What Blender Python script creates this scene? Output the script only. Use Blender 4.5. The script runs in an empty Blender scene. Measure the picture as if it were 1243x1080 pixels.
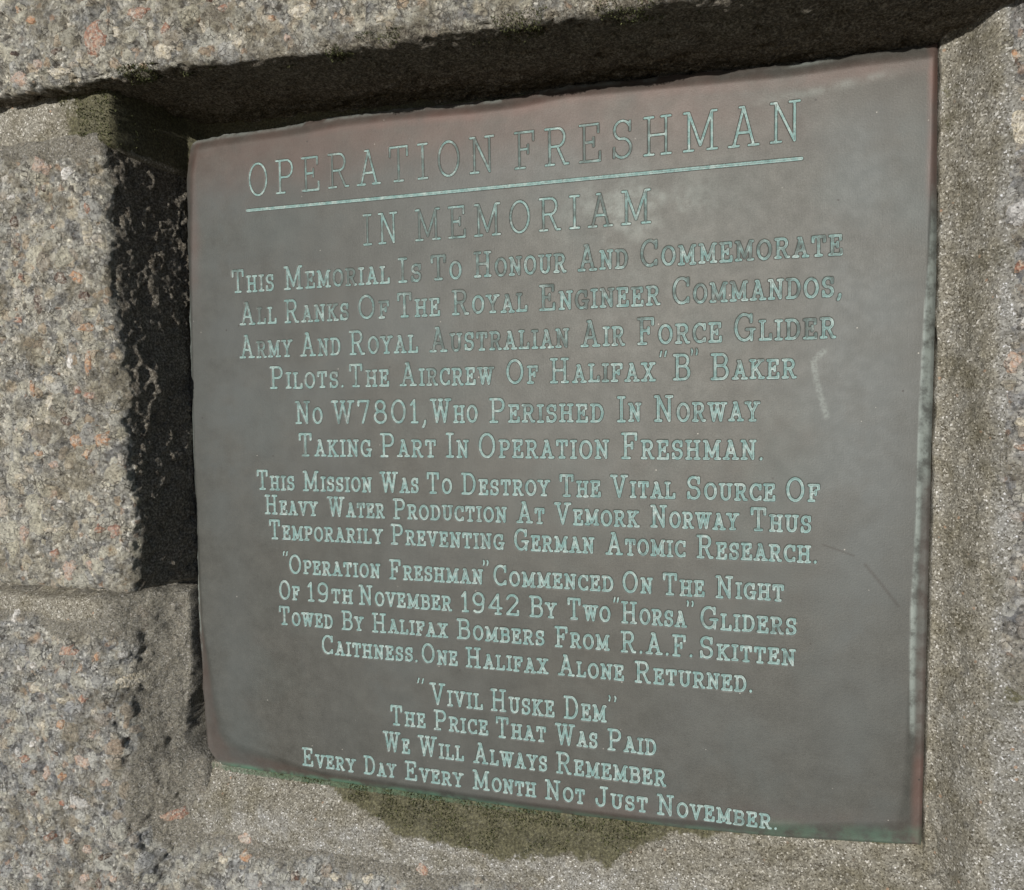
import bpy, math, random
import numpy as np
from mathutils import Matrix, Vector

scene = bpy.context.scene
random.seed(7)
# ------------------------------------------------------------------ frame, camera, light
# Everything is modelled in the wall's own frame: x right, y up along the wall, z out of it
# (z = 0 is the face of the bronze plate).  The wall leans back by 25 degrees.
LEAN = math.radians(25.0)
WALL = Matrix.Rotation(math.radians(90.0) - LEAN, 4, 'X')
WALL.translation = Vector((0.0, 0.0, 0.95))

cam_d = bpy.data.cameras.new('camera'); cam = bpy.data.objects.new('camera', cam_d)
scene.collection.objects.link(cam)
Mc = Matrix(((0.95320, -0.00385, 0.30232, 0.156966),
             (-0.01394, 0.99830, 0.05666, 0.036592),
             (-0.30202, -0.05823, 0.95152, 0.617018),
             (0, 0, 0, 1)))
cam.matrix_world = WALL @ Mc
cam_d.sensor_width = 36.0
cam_d.lens = 36.0 * 1000.0 / 1243.0
cam_d.clip_start = 0.02; cam_d.clip_end = 500.0
scene.camera = cam

SUN_AZ, SUN_EL = math.radians(5.0), math.radians(7.2)     # measured from the wall's normal: to the left, upwards
sdir = Vector((-math.sin(SUN_AZ) * math.cos(SUN_EL), math.sin(SUN_EL), math.cos(SUN_AZ) * math.cos(SUN_EL)))
sw = (WALL.to_3x3() @ sdir).normalized()
sun_d = bpy.data.lights.new('sun', 'SUN'); sun = bpy.data.objects.new('sun', sun_d)
scene.collection.objects.link(sun)
sun.rotation_euler = (-sw).to_track_quat('-Z', 'Y').to_euler()
sun.location = sw * 5
sun_d.energy = 4.6; sun_d.angle = math.radians(0.5); sun_d.color = (1.0, 0.955, 0.89)

world = bpy.data.worlds.new('World'); scene.world = world; world.use_nodes = True
wn = world.node_tree.nodes; wl = world.node_tree.links
wn.clear()
sky = wn.new('ShaderNodeTexSky'); sky.sky_type = 'NISHITA'; sky.sun_disc = False
sky.sun_elevation = math.asin(sw.z); sky.sun_rotation = math.atan2(sw.x, sw.y)
bg = wn.new('ShaderNodeBackground'); bg.inputs['Strength'].default_value = 0.06
wo = wn.new('ShaderNodeOutputWorld')
wl.new(sky.outputs[0], bg.inputs[0]); wl.new(bg.outputs[0], wo.inputs[0])
scene.view_settings.view_transform = 'Standard'; scene.view_settings.look = 'None'
scene.view_settings.exposure = 0.0; scene.view_settings.gamma = 1.0

# ------------------------------------------------------------------ noise in numpy
def _hash(ix, iy, iz, s):
    h = (ix.astype(np.int64) * 374761393 + iy.astype(np.int64) * 668265263 + iz.astype(np.int64) * 2147483647 + s * 1274126177) & 0xFFFFFFFF
    h = ((h ^ (h >> 13)) * 1274126177) & 0xFFFFFFFF
    h = ((h ^ (h >> 16)) * 2246822519) & 0xFFFFFFFF
    return ((h ^ (h >> 15)) & 0xFFFFFF).astype(np.float64) / 16777215.0

def vnoise(p, s=0):
    """value noise, -1..1, p = (N,3) in cells"""
    f0 = np.floor(p); i = f0.astype(np.int64); f = p - f0
    u = f * f * f * (f * (f * 6 - 15) + 10)
    r = 0
    for dx in (0, 1):
        wx = u[:, 0] if dx else 1 - u[:, 0]
        for dy in (0, 1):
            wy = u[:, 1] if dy else 1 - u[:, 1]
            for dz in (0, 1):
                wz = u[:, 2] if dz else 1 - u[:, 2]
                r = r + wx * wy * wz * _hash(i[:, 0] + dx, i[:, 1] + dy, i[:, 2] + dz, s)
    return r * 2 - 1

def fbm(p, wl, octs=3, s=0, gain=0.5):
    q = p / wl; a = 1.0; r = 0; t = 0
    for o in range(octs):
        r = r + a * vnoise(q + 17.3 * o, s + o); t += a
        q = q * 2.03; a *= gain
    return r / t

def worley(p, wl, s=0):
    """distance to nearest cell point (in cells) and that cell's random value"""
    q = p / wl; f0 = np.floor(q); i = f0.astype(np.int64); f = q - f0
    best = np.full(len(p), 9.0); val = np.zeros(len(p))
    for dx in (-1, 0, 1):
        for dy in (-1, 0, 1):
            for dz in (-1, 0, 1):
                cx, cy, cz = i[:, 0] + dx, i[:, 1] + dy, i[:, 2] + dz
                ox = _hash(cx, cy, cz, s) + dx - f[:, 0]
                oy = _hash(cx, cy, cz, s + 11) + dy - f[:, 1]
                oz = _hash(cx, cy, cz, s + 23) + dz - f[:, 2]
                d = ox * ox + oy * oy + oz * oz
                m = d < best
                best = np.where(m, d, best)
                val = np.where(m, _hash(cx, cy, cz, s + 37), val)
    return np.sqrt(best), val

def sstep(a, b, x):
    t = np.clip((x - a) / (b - a), 0, 1); return t * t * (3 - 2 * t)

# ------------------------------------------------------------------ mesh helpers
def grid_faces(nr, nc):
    i = np.arange(nr * nc).reshape(nr, nc)
    return np.stack([i[:-1, :-1], i[:-1, 1:], i[1:, 1:], i[1:, :-1]], -1).reshape(-1, 4)

def build_mesh(name, co, quads, mat, smooth=True, attrs=None):
    me = bpy.data.meshes.new(name)
    me.vertices.add(len(co)); me.vertices.foreach_set('co', np.ascontiguousarray(co, dtype=np.float32).ravel())
    n, k = quads.shape
    me.loops.add(n * k); me.loops.foreach_set('vertex_index', quads.astype(np.int32).ravel())
    me.polygons.add(n)
    me.polygons.foreach_set('loop_start', np.arange(0, n * k, k, dtype=np.int32))
    me.polygons.foreach_set('use_smooth', np.full(n, smooth, dtype=bool))
    me.update(calc_edges=True)
    for key, v in (attrs or {}).items():
        a = me.attributes.new(key, 'FLOAT', 'POINT'); a.data.foreach_set('value', v.astype(np.float32))
    me.materials.append(mat)
    return me

def link(name, me, parent=None):
    o = bpy.data.objects.new(name, me); scene.collection.objects.link(o)
    if parent: o.parent = parent
    else: o.matrix_world = WALL
    return o

def spaced(*segs):
    """segs: (start, end, step) joined end to end"""
    out = []
    for a, b, st in segs:
        n = max(1, int(round((b - a) / st))); out += list(np.linspace(a, b, n, endpoint=False))
    out.append(segs[-1][1]); return np.array(out)

# ------------------------------------------------------------------ node helpers
class NT:
    def __init__(s, name):
        s.m = bpy.data.materials.new(name); s.m.use_nodes = True
        s.t = s.m.node_tree; s.t.nodes.clear()
        s.out = s.n('ShaderNodeOutputMaterial'); s.b = s.n('ShaderNodeBsdfPrincipled')
        s.t.links.new(s.b.outputs[0], s.out.inputs['Surface'])
        s.co = s.n('ShaderNodeTexCoord').outputs['Object']
    def n(s, k, **kw):
        x = s.t.nodes.new(k)
        for a, v in kw.items(): setattr(x, a, v)
        return x
    def put(s, sock, v):
        if isinstance(v, bpy.types.NodeSocket): s.t.links.new(v, sock)
        elif v is not None:
            sock.default_value = (v if not isinstance(v, tuple) or len(v) == 4 or sock.type != 'RGBA' else v + (1,))
    def noise(s, scale, detail=4, rough=0.55, co=None, dist=0.0):
        x = s.n('ShaderNodeTexNoise'); s.put(x.inputs['Vector'], co or s.co)
        x.inputs['Scale'].default_value = scale; x.inputs['Detail'].default_value = detail
        x.inputs['Roughness'].default_value = rough; x.inputs['Distortion'].default_value = dist
        return x
    def vor(s, scale, co=None, feature='F1', rnd=1.0):
        x = s.n('ShaderNodeTexVoronoi', feature=feature); s.put(x.inputs['Vector'], co or s.co)
        x.inputs['Scale'].default_value = scale; x.inputs['Randomness'].default_value = rnd
        return x
    def math(s, op, a, b=None, c=None, clamp=False):
        x = s.n('ShaderNodeMath', operation=op, use_clamp=clamp)
        for i, v in enumerate((a, b, c)):
            if v is not None: s.put(x.inputs[i], v)
        return x.outputs[0]
    def rng(s, v, a, b, c=0.0, d=1.0):
        x = s.n('ShaderNodeMapRange', interpolation_type='SMOOTHSTEP'); s.put(x.inputs[0], v)
        for i, k in enumerate((a, b, c, d)): x.inputs[i + 1].default_value = k
        return x.outputs[0]
    def mix(s, f, a, b, mode='MIX'):
        x = s.n('ShaderNodeMix', data_type='RGBA', blend_type=mode)
        s.put(x.inputs[0], f); s.put(x.inputs[6], a); s.put(x.inputs[7], b); return x.outputs[2]
    def ramp(s, f, stops, mode='LINEAR'):
        x = s.n('ShaderNodeValToRGB'); x.color_ramp.interpolation = mode; s.put(x.inputs[0], f)
        e = x.color_ramp.elements
        while len(e) < len(stops): e.new(0.5)
        for i, (p, c) in enumerate(stops): e[i].position = p; e[i].color = tuple(c) + (1,)
        return x.outputs[0]
    def sep(s, c, i):
        x = s.n('ShaderNodeSeparateColor'); s.put(x.inputs[0], c); return x.outputs[i]
    def attr(s, name):
        return s.n('ShaderNodeAttribute', attribute_name=name).outputs['Fac']
    def warp(s, scale, amt, detail=2):
        nz = s.noise(scale, detail); a = s.n('ShaderNodeVectorMath', operation='SUBTRACT')
        s.put(a.inputs[0], nz.outputs['Color']); a.inputs[1].default_value = (.5, .5, .5)
        b = s.n('ShaderNodeVectorMath', operation='MULTIPLY_ADD'); s.put(b.inputs[0], a.outputs[0])
        b.inputs[1].default_value = (amt,) * 3; s.put(b.inputs[2], s.co); return b.outputs[0]
    def bump(s, h, dist, strength=1.0, normal=None):
        x = s.n('ShaderNodeBump'); s.put(x.inputs['Height'], h)
        x.inputs['Distance'].default_value = dist; x.inputs['Strength'].default_value = strength
        if normal: s.put(x.inputs['Normal'], normal)
        return x.outputs[0]

def granite_material():
    t = NT('granite')
    w = t.warp(150, 0.009, 4)
    w2 = t.warp(500, 0.0016, 2)
    w3 = t.warp(60, 0.012, 4)
    g = t.vor(300, w2)                                     # grains about 3 mm
    r = t.sep(g.outputs['Color'], 0)
    g4 = t.vor(430, w2); r4 = t.sep(g4.outputs['Color'], 2)
    crisp = t.ramp(r4, [(0.0, (.045, .042, .038)), (.09, (.13, .125, .115)), (.20, (.215, .21, .195)), (.42, (.27, .265, .25)), (.60, (.33, .32, .285)),
                        (.74, (.24, .24, .24)), (.86, (.40, .385, .345)), (.94, (.58, .57, .54)), (1.0, (.72, .71, .69))])
    grain = t.ramp(r, [(0.0, (.09, .085, .075)), (.12, (.17, .165, .15)), (.30, (.235, .23, .21)), (.48, (.29, .285, .265)),
                       (.64, (.36, .345, .30)), (.78, (.25, .25, .25)), (.90, (.44, .42, .38)), (1.0, (.32, .27, .22))])
    f = t.vor(850, w2)
    fr = t.sep(f.outputs['Color'], 1)
    fine = t.ramp(fr, [(0.0, (.08, .075, .065)), (.12, (.21, .20, .18)), (.5, (.27, .265, .24)), (.88, (.34, .33, .30)), (1.0, (.52, .51, .48))])
    c = t.mix(0.60, t.mix(0.35, grain, fine), crisp)
    # broad mineral patches
    B = t.noise(55, 5, .6, co=w)
    c = t.mix(1.0, c, t.ramp(B.outputs[0], [(.36, (.58, .60, .64)), (.5, (1, 1, .98)), (.64, (1.30, 1.27, 1.17))]), 'MULTIPLY')
    # large crystals
    L = t.vor(80, w)
    lr = t.sep(L.outputs['Color'], 0); lg = t.sep(L.outputs['Color'], 1)
    big = t.ramp(lg, [(0.0, (.36, .23, .15)), (.14, (.42, .36, .26)), (.45, (.50, .46, .36)), (.75, (.42, .42, .39)), (.93, (.40, .38, .30)), (1.0, (.33, .20, .14))])
    ml = t.math('MULTIPLY', t.rng(lr, .55, .62), t.rng(L.outputs['Distance'], .56, .30))
    c = t.mix(t.math('MULTIPLY', ml, .60), c, big)
    M = t.vor(150, w)
    mr = t.sep(M.outputs['Color'], 2)
    mm = t.math('MULTIPLY', t.rng(mr, .90, .93), t.rng(M.outputs['Distance'], .55, .30))
    c = t.mix(t.math('MULTIPLY', mm, .45), c, (.36, .21, .12))
    mk = t.math('MULTIPLY', t.rng(mr, .10, .07), t.rng(M.outputs['Distance'], .5, .25))
    c = t.mix(t.math('MULTIPLY', mk, .75), c, (.05, .043, .038))
    lm = t.attr('lump'); lk = t.attr('kind'); ln = t.noise(420, 4, .7)
    lc = t.ramp(t.math('ADD', lk, t.math('MULTIPLY', t.math('SUBTRACT', ln.outputs[0], .5), .10)),
                [(0.0, (.38, .38, .35)), (.18, (.47, .45, .37)), (.34, (.27, .275, .28)), (.46, (.50, .49, .44)), (.58, (.40, .38, .31)), (.68, (.33, .245, .17)), (.74, (.42, .40, .32)), (.86, (.20, .195, .18)), (.93, (.37, .31, .24)), (1.0, (.58, .57, .54))])
    c = t.mix(t.math('MULTIPLY', t.rng(t.math('ADD', lm, t.math('MULTIPLY', t.math('SUBTRACT', ln.outputs[0], .5), .9)), .35, .65), .80), c, lc)
    # weathering
    d = t.noise(26, 6, .65, co=w3)
    c = t.mix(t.math('MULTIPLY', t.rng(d.outputs[0], .50, .62), .62), c, (.15, .13, .09))
    e = t.noise(60, 5, .7)
    c = t.mix(t.math('MULTIPLY', t.rng(e.outputs[0], .56, .68), .40), c, (.47, .46, .42))
    # shade of pits and seams between the grains, painted as dark colour
    sg = t.vor(190, w2, feature='DISTANCE_TO_EDGE')
    sm = t.math('MULTIPLY', t.rng(sg.outputs['Distance'], .10, .02), t.rng(t.noise(75, 5, .7).outputs[0], .48, .60))
    c = t.mix(t.math('MULTIPLY', sm, .85), c, (.050, .046, .038))
    pk = t.noise(380, 4, .7)
    c = t.mix(t.math('MULTIPLY', t.rng(pk.outputs[0], .575, .65), .85), c, (.045, .040, .034))
    c = t.mix(t.math('MULTIPLY', t.rng(pk.outputs[0], .37, .31), .60), c, (.50, .49, .46))
    h2 = t.noise(300, 6, .8)
    c = t.mix(1.0, c, t.ramp(h2.outputs[0], [(.36, (.66, .655, .65)), (.5, (1.40, 1.40, 1.39)), (.64, (1.95, 1.95, 1.95))]), 'MULTIPLY')
    oc = t.n('ShaderNodeObjectInfo').outputs['Color']
    c = t.mix(1.0, c, oc, 'MULTIPLY')
    # cement smeared over the stone
    ce = t.attr('cement'); cn = t.noise(110, 6, .7)
    cf = t.rng(t.math('ADD', ce, t.math('MULTIPLY', t.math('SUBTRACT', cn.outputs[0], .5), 1.1)), .40, .62)
    cc = t.ramp(t.sep(t.vor(1000, w2).outputs['Color'], 0), [(0.0, (.08, .074, .06)), (.2, (.20, .19, .16)), (.6, (.29, .27, .215)), (.93, (.38, .365, .32)), (1.0, (.60, .58, .54))])
    c = t.mix(t.math('MULTIPLY', cf, .88), c, cc)
    al = t.attr('grime_shade')
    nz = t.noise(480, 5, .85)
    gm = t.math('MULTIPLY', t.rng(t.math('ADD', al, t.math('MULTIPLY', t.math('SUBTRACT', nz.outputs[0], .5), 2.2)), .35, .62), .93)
    gc = t.ramp(t.noise(520, 3, .7).outputs[0], [(.35, (.06, .05, .038)), (.50, (.16, .14, .108)), (.63, (.42, .385, .32))])  # also colours the shaded faces; pale flecks imitate grazing sun
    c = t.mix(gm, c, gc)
    t.put(t.b.inputs['Base Color'], c)
    t.put(t.b.inputs['Roughness'], t.rng(fr, .0, 1.0, .5, .92))
    t.b.inputs['Specular IOR Level'].default_value = .35
    n1 = t.noise(600, 5, .75)
    hgt = t.math('ADD', n1.outputs[0], t.math('MULTIPLY', t.math('SUBTRACT', 1.0, g.outputs['Distance']), .9))
    hgt = t.math('ADD', hgt, t.math('MULTIPLY', r, .7))
    hgt = t.math('ADD', hgt, t.math('MULTIPLY', h2.outputs[0], 1.8))
    t.put(t.b.inputs['Normal'], t.bump(hgt, .0016, 1.0))
    return t.m

def mortar_material():
    t = NT('sandy_mortar')
    w2 = t.warp(700, 0.0012, 2)
    f = t.vor(1000, w2); r = t.sep(f.outputs['Color'], 0)
    sand = t.ramp(r, [(0.0, (.07, .06, .04)), (.16, (.14, .13, .105)), (.5, (.205, .192, .155)), (.84, (.27, .255, .21)), (.95, (.38, .36, .305)), (1.0, (.60, .585, .54))])
    n = t.noise(45, 5, .65)
    c = t.mix(1.0, sand, t.ramp(n.outputs[0], [(.32, (.72, .70, .62)), (.5, (1, 1, 1)), (.68, (1.22, 1.25, 1.32))]), 'MULTIPLY')
    gy = t.attr('grey')
    gz = t.noise(120, 4, .6)
    gf = t.rng(t.math('ADD', gy, t.math('MULTIPLY', t.math('SUBTRACT', gz.outputs[0], .5), .7)), .3, .7)
    c = t.mix(t.math('MULTIPLY', gf, .75), c, t.mix(1.0, c, (.94, .99, 1.12), 'MULTIPLY'))
    sp = t.vor(260, w2)
    spc = t.sep(sp.outputs['Color'], 1)
    sm = t.math('MULTIPLY', t.rng(spc, .86, .9), t.rng(sp.outputs['Distance'], .34, .2))
    c = t.mix(t.math('MULTIPLY', sm, .7), c, t.ramp(t.sep(sp.outputs['Color'], 2), [(.3, (.08, .075, .065)), (.5, (.45, .43, .38)), (.8, (.36, .24, .16))], 'CONSTANT'))
    al = t.attr('grime_shade')
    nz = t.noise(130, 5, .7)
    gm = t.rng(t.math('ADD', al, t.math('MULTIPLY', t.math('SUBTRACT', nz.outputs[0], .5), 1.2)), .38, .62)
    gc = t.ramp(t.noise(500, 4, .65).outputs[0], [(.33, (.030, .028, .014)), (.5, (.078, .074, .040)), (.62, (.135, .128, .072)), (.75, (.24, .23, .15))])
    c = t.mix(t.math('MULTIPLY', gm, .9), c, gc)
    gr = t.attr('green')
    ng = t.noise(200, 4, .7)
    g2 = t.rng(t.math('ADD', gr, t.math('MULTIPLY', t.math('SUBTRACT', ng.outputs[0], .5), 1.2)), .35, .65)
    c = t.mix(t.math('MULTIPLY', g2, .65), c, t.ramp(t.noise(420, 3).outputs[0], [(.35, (.03, .05, .03)), (.65, (.09, .16, .10))]))
    t.put(t.b.inputs['Base Color'], c)
    t.b.inputs['Roughness'].default_value = .85
    t.b.inputs['Specular IOR Level'].default_value = .3
    n1 = t.noise(900, 4, .7)
    h = t.math('ADD', n1.outputs[0], t.math('MULTIPLY', r, .7))
    t.put(t.b.inputs['Normal'], t.bump(h, .0008, 1.0))
    return t.m

def bronze_material():
    t = NT('patinated_bronze')
    base = t.ramp(t.noise(9, 5, .6).outputs[0], [(.3, (.052, .054, .048)), (.5, (.058, .0575, .050)), (.7, (.056, .061, .055))])
    mot = t.noise(60, 6, .7)
    base = t.mix(1.0, base, t.ramp(mot.outputs[0], [(.32, (.78, .78, .77)), (.68, (1.22, 1.23, 1.24))]), 'MULTIPLY')
    fn = t.noise(1500, 3, .7)
    base = t.mix(1.0, base, t.ramp(fn.outputs[0], [(.3, (.70, .70, .70)), (.7, (1.30, 1.30, 1.30))]), 'MULTIPLY')
    # fine brushed streaks running down the plate
    sm = t.n('ShaderNodeMapping'); sm.inputs['Scale'].default_value = (1400, 60, 1); t.put(sm.inputs[0], t.co)
    st = t.noise(1.0, 3, .6, co=sm.outputs[0])
    base = t.mix(1.0, base, t.ramp(st.outputs[0], [(.3, (.95, .95, .95)), (.7, (1.05, 1.05, 1.05))]), 'MULTIPLY')
    red = t.attr('red'); rn = t.noise(26, 5, .6)
    rf = t.math('MULTIPLY', red, t.rng(rn.outputs[0], .25, .65, .45, 1.25))
    base = t.mix(t.math('MULTIPLY', rf, .58, clamp=True), base, (.135, .073, .060))
    blu = t.attr('blue'); bn = t.noise(18, 4, .6)
    base = t.mix(t.math('MULTIPLY', blu, t.rng(bn.outputs[0], .3, .6, .3, 1.0), clamp=True), base, (.074, .083, .082))
    pal = t.attr('pale'); pn = t.noise(90, 5, .7)
    pf = t.math('MULTIPLY', pal, t.rng(pn.outputs[0], .34, .62, .12, .85), clamp=True)
    base = t.mix(pf, base, (.25, .285, .265))
    grn = t.attr('green')
    gn2 = t.noise(60, 4, .65)
    base = t.mix(t.math('MULTIPLY', grn, t.rng(gn2.outputs[0], .35, .6, .1, .8), clamp=True), base, (.085, .19, .13))
    # tiny scratches and specks
    sv = t.vor(70, t.warp(30, .004)); sr = t.sep(sv.outputs['Color'], 0)
    spk = t.math('MULTIPLY', t.rng(sr, .80, .84), t.rng(sv.outputs['Distance'], .07, .04))
    base = t.mix(t.math('MULTIPLY', spk, .8), base, (.03, .028, .025))
    sv2 = t.vor(110); s2 = t.math('MULTIPLY', t.rng(t.sep(sv2.outputs['Color'], 1), .82, .86), t.rng(sv2.outputs['Distance'], .07, .03))
    base = t.mix(t.math('MULTIPLY', s2, .6), base, (.40, .38, .34))
    scr = t.attr('scratch')
    base = t.mix(t.math('MULTIPLY', scr, t.rng(t.noise(500, 3).outputs[0], .35, .62, .08, .45), clamp=True), base, (.19, .215, .20))
    dk = t.attr('dark')
    base = t.mix(t.math('MULTIPLY', dk, .8, clamp=True), base, (.035, .032, .028))
    # verdigris in the engraving
    d = t.attr('inlay'); pat = t.attr('patina')
    wob = t.noise(900, 3, .6)
    dd = t.math('ADD', d, t.math('MULTIPLY', t.math('SUBTRACT', wob.outputs[0], .5), .55))
    inside = t.rng(dd, 1.10, .90)
    edge = t.math('ADD', t.rng(dd, .10, .60, .0, .65), t.math('ADD', .12, t.math('MULTIPLY', pat, .38)), clamp=True)
    pn1 = t.noise(70, 4, .65); pn2 = t.noise(600, 3, .6)
    cov = t.rng(t.math('ADD', pat, t.math('MULTIPLY', t.math('SUBTRACT', pn1.outputs[0], .5), 1.3)), .30, .62, .22, 1.0)
    cov = t.math('MULTIPLY', cov, t.rng(pn2.outputs[0], .30, .52, .55, 1.0))
    cov = t.math('MULTIPLY', cov, edge)
    mint = t.ramp(t.noise(160, 3).outputs[0], [(.3, (.15, .27, .26)), (.5, (.235, .35, .335)), (.7, (.39, .465, .445))])
    groove = t.mix(cov, (.070, .080, .074), mint)
    base2 = t.mix(inside, base, groove)
    # thin dark line just outside the patina
    rim = t.math('MULTIPLY', t.rng(dd, 1.0, 1.15), t.rng(dd, 1.5, 1.2))
    base2 = t.mix(t.math('MULTIPLY', rim, .5), base2, (.04, .042, .038))
    t.put(t.b.inputs['Base Color'], base2)
    t.b.inputs['Specular IOR Level'].default_value = .42
    t.put(t.b.inputs['Metallic'], t.math('MULTIPLY', t.math('SUBTRACT', 1.0, inside), .25))
    ro = t.rng(t.noise(120, 4).outputs[0], .3, .7, .50, .55)
    t.put(t.b.inputs['Roughness'], t.math('MAXIMUM', ro, t.math('MULTIPLY', inside, .8)))
    h = t.math('ADD', t.math('MULTIPLY', fn.outputs[0], .5), t.math('MULTIPLY', t.noise(700, 3).outputs[0], .5))
    h = t.math('ADD', h, t.math('MULTIPLY', st.outputs[0], .25))
    t.put(t.b.inputs['Normal'], t.bump(h, .00014, .8))
    return t.m

def crystal_material(name, cols, rough=.55):
    t = NT(name)
    w = t.warp(350, .004, 3)
    v = t.vor(420, w)
    c = t.ramp(t.sep(v.outputs['Color'], 0), cols)
    n = t.noise(700, 4, .7)
    c = t.mix(1.0, c, t.ramp(n.outputs[0], [(.3, (.7, .7, .7)), (.7, (1.25, 1.25, 1.25))]), 'MULTIPLY')
    s = t.vor(700, w)
    c = t.mix(t.math('MULTIPLY', t.rng(t.sep(s.outputs['Color'], 1), .8, .9), .6), c, (.12, .105, .09))
    g3 = t.noise(230, 5, .75)
    c = t.mix(t.math('MULTIPLY', t.rng(g3.outputs[0], .46, .57), .80), c, t.ramp(t.sep(s.outputs['Color'], 0), [(0, (.10, .09, .075)), (.4, (.30, .28, .24)), (1, (.50, .47, .41))]))
    t.put(t.b.inputs['Base Color'], c); t.b.inputs['Roughness'].default_value = rough
    t.put(t.b.inputs['Normal'], t.bump(t.math('ADD', n.outputs[0], v.outputs['Distance']), .0012, 1.0))
    return t.m

GRANITE = granite_material(); MORTAR = mortar_material(); BRONZE = bronze_material()
CRYSTAL = {
 'o': crystal_material('orange_feldspar', [(0, (.36, .18, .09)), (.5, (.42, .26, .16)), (1, (.48, .38, .27))]),
 'r': crystal_material('red_feldspar', [(0, (.26, .12, .08)), (.5, (.34, .19, .13)), (1, (.42, .31, .23))]),
 'p': crystal_material('pink_feldspar', [(0, (.42, .28, .20)), (.5, (.46, .35, .28)), (1, (.36, .30, .27))]),
 'c': crystal_material('cream_feldspar', [(0, (.42, .37, .27)), (.5, (.52, .48, .38)), (1, (.58, .55, .47))]),
 'w': crystal_material('white_quartz', [(0, (.50, .49, .46)), (.5, (.62, .61, .58)), (1, (.72, .71, .68))]),
 'b': crystal_material('dark_mica_and_hole', [(0, (.05, .035, .028)), (.5, (.11, .06, .04)), (1, (.16, .12, .09))], .45),
}

# ------------------------------------------------------------------ the wall
wall = bpy.data.objects.new('granite_wall', None); scene.collection.objects.link(wall); wall.matrix_world = WALL
wall['label'] = 'rough grey and pink granite block wall with sandy mortar framing the recessed bronze plaque'
wall['category'] = 'wall'

def rough(p, amp=1.0, s=0):
    """hewn granite relief along the normal in metres, and where the coarse minerals sit (mask, kind)"""
    d = fbm(p, .075, 2, 3 + s) * .0034
    d = d + fbm(p, .019, 3, 9 + s, .62) * .0030
    q = p + np.stack([fbm(p, .02, 2, 60 + s), fbm(p, .02, 2, 70 + s), fbm(p, .02, 2, 80 + s)], -1) * .004
    q = q + np.stack([fbm(p, .006, 2, 62 + s), fbm(p, .006, 2, 72 + s), fbm(p, .006, 2, 82 + s)], -1) * .0017
    a, av = worley(q, .0175, 51 + s); b, bv = worley(q, .0088, 31 + s)
    ma = sstep(.60, .47, a) * (av > .72); mb = sstep(.60, .48, b) * (bv > .66) * (1 - ma)
    d = d + ma * (.0012 + (av - .72) * .0060) + mb * (.0008 + (bv - .66) * .0044)
    d = d - .0050 * sstep(.55, .25, a) * (av < .17) - .0034 * sstep(.55, .25, b) * (bv < .18)
    w2, v2 = worley(q, .0042, 33 + s)
    d = d + (v2 - .5) * .0013 * sstep(.8, .3, w2)
    cr = 1 - abs(fbm(q, .028, 4, 63 + s, .6)) * 2.2
    d = d - .0032 * sstep(.86, 1.0, cr) * sstep(.0, .25, fbm(p, .09, 2, 67 + s))
    kind = np.where(ma > 0, (av - .72) / .28, (bv - .66) / .34)
    return d * amp, np.maximum(ma, mb), np.clip(kind, 0, 1)

def side_profile(a0, a1, r, z0, depth, dense, step_side0, step_side1):
    """1-D box profile: (position, drop, angle) from the side at a0 over the front to the side at a1"""
    out = []
    nd0 = max(2, int((depth - r) / step_side0)); nd1 = max(2, int((depth - r) / step_side1))
    for k in range(nd0, 0, -1): out.append((a0, r + (depth - r) * k / nd0, -math.pi / 2))
    for k in range(7): a = math.pi / 2 * (1 - k / 7); out.append((a0 + r - r * math.sin(a), r - r * math.cos(a), -a))
    front = [x for x in dense if a0 + r < x < a1 - r]
    out.append((a0 + r, 0, 0)); out += [(x, 0, 0) for x in front]; out.append((a1 - r, 0, 0))
    for k in range(1, 8): a = math.pi / 2 * k / 7; out.append((a1 - r + r * math.sin(a), r - r * math.cos(a), a))
    for k in range(1, nd1 + 1): out.append((a1, r + (depth - r) * k / nd1, math.pi / 2))
    return np.array(out)

blocks = []
def stone(xs, ys, zf, depth, x01, y01, r=.007, steps=(.02, .02, .02, .02), warp=None, grime_shade=None, seed=0, amp=1.0, extra=None, cement=None, tint=(1, 1, .98, 1)):
    U = side_profile(x01[0], x01[1], r, zf, depth, xs, steps[0], steps[1])
    V = side_profile(y01[0], y01[1], r, zf, depth, ys, steps[2], steps[3])
    nu, nv = len(U), len(V)
    X = np.tile(U[:, 0], nv); Y = np.repeat(V[:, 0], nu)
    du = np.tile(U[:, 1], nv); dv = np.repeat(V[:, 1], nu)
    Z = zf - np.maximum(du, dv); drop = zf - Z
    au = np.tile(U[:, 2], nv); av = np.repeat(V[:, 2], nu)
    N = np.stack([np.sin(au), np.sin(av), np.cos(au) * np.cos(av)], -1)
    if warp: X, Y, Z, N = warp(X, Y, Z, drop, N)
    N = N / np.linalg.norm(N, axis=1, keepdims=True)
    P = np.stack([X, Y, Z], -1)
    g = grime_shade(P, drop) if grime_shade else np.zeros(len(P))
    ce = cement(P, drop) if cement else np.zeros(len(P))
    d, lm, lk = rough(P, amp, seed); d = d * (1 - .6 * sstep(.3, .9, ce)) * (1 - .55 * sstep(.0005, .004, drop))
    side = sstep(.002, .012, drop)
    d = d + side * (fbm(P, .0052, 2, 66 + seed) * .0015 + fbm(P, .012, 2, 68 + seed) * .0013)
    if extra: d = d + extra(P, drop)
    me = build_mesh('stone_block', P + N * d[:, None], grid_faces(nv, nu), GRANITE, attrs={'grime_shade': g, 'cement': ce, 'lump': lm, 'kind': lk})
    o = link('stone_block', me, wall); o.color = tint
    blocks.append(o)
    return o

G = .00115
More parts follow.
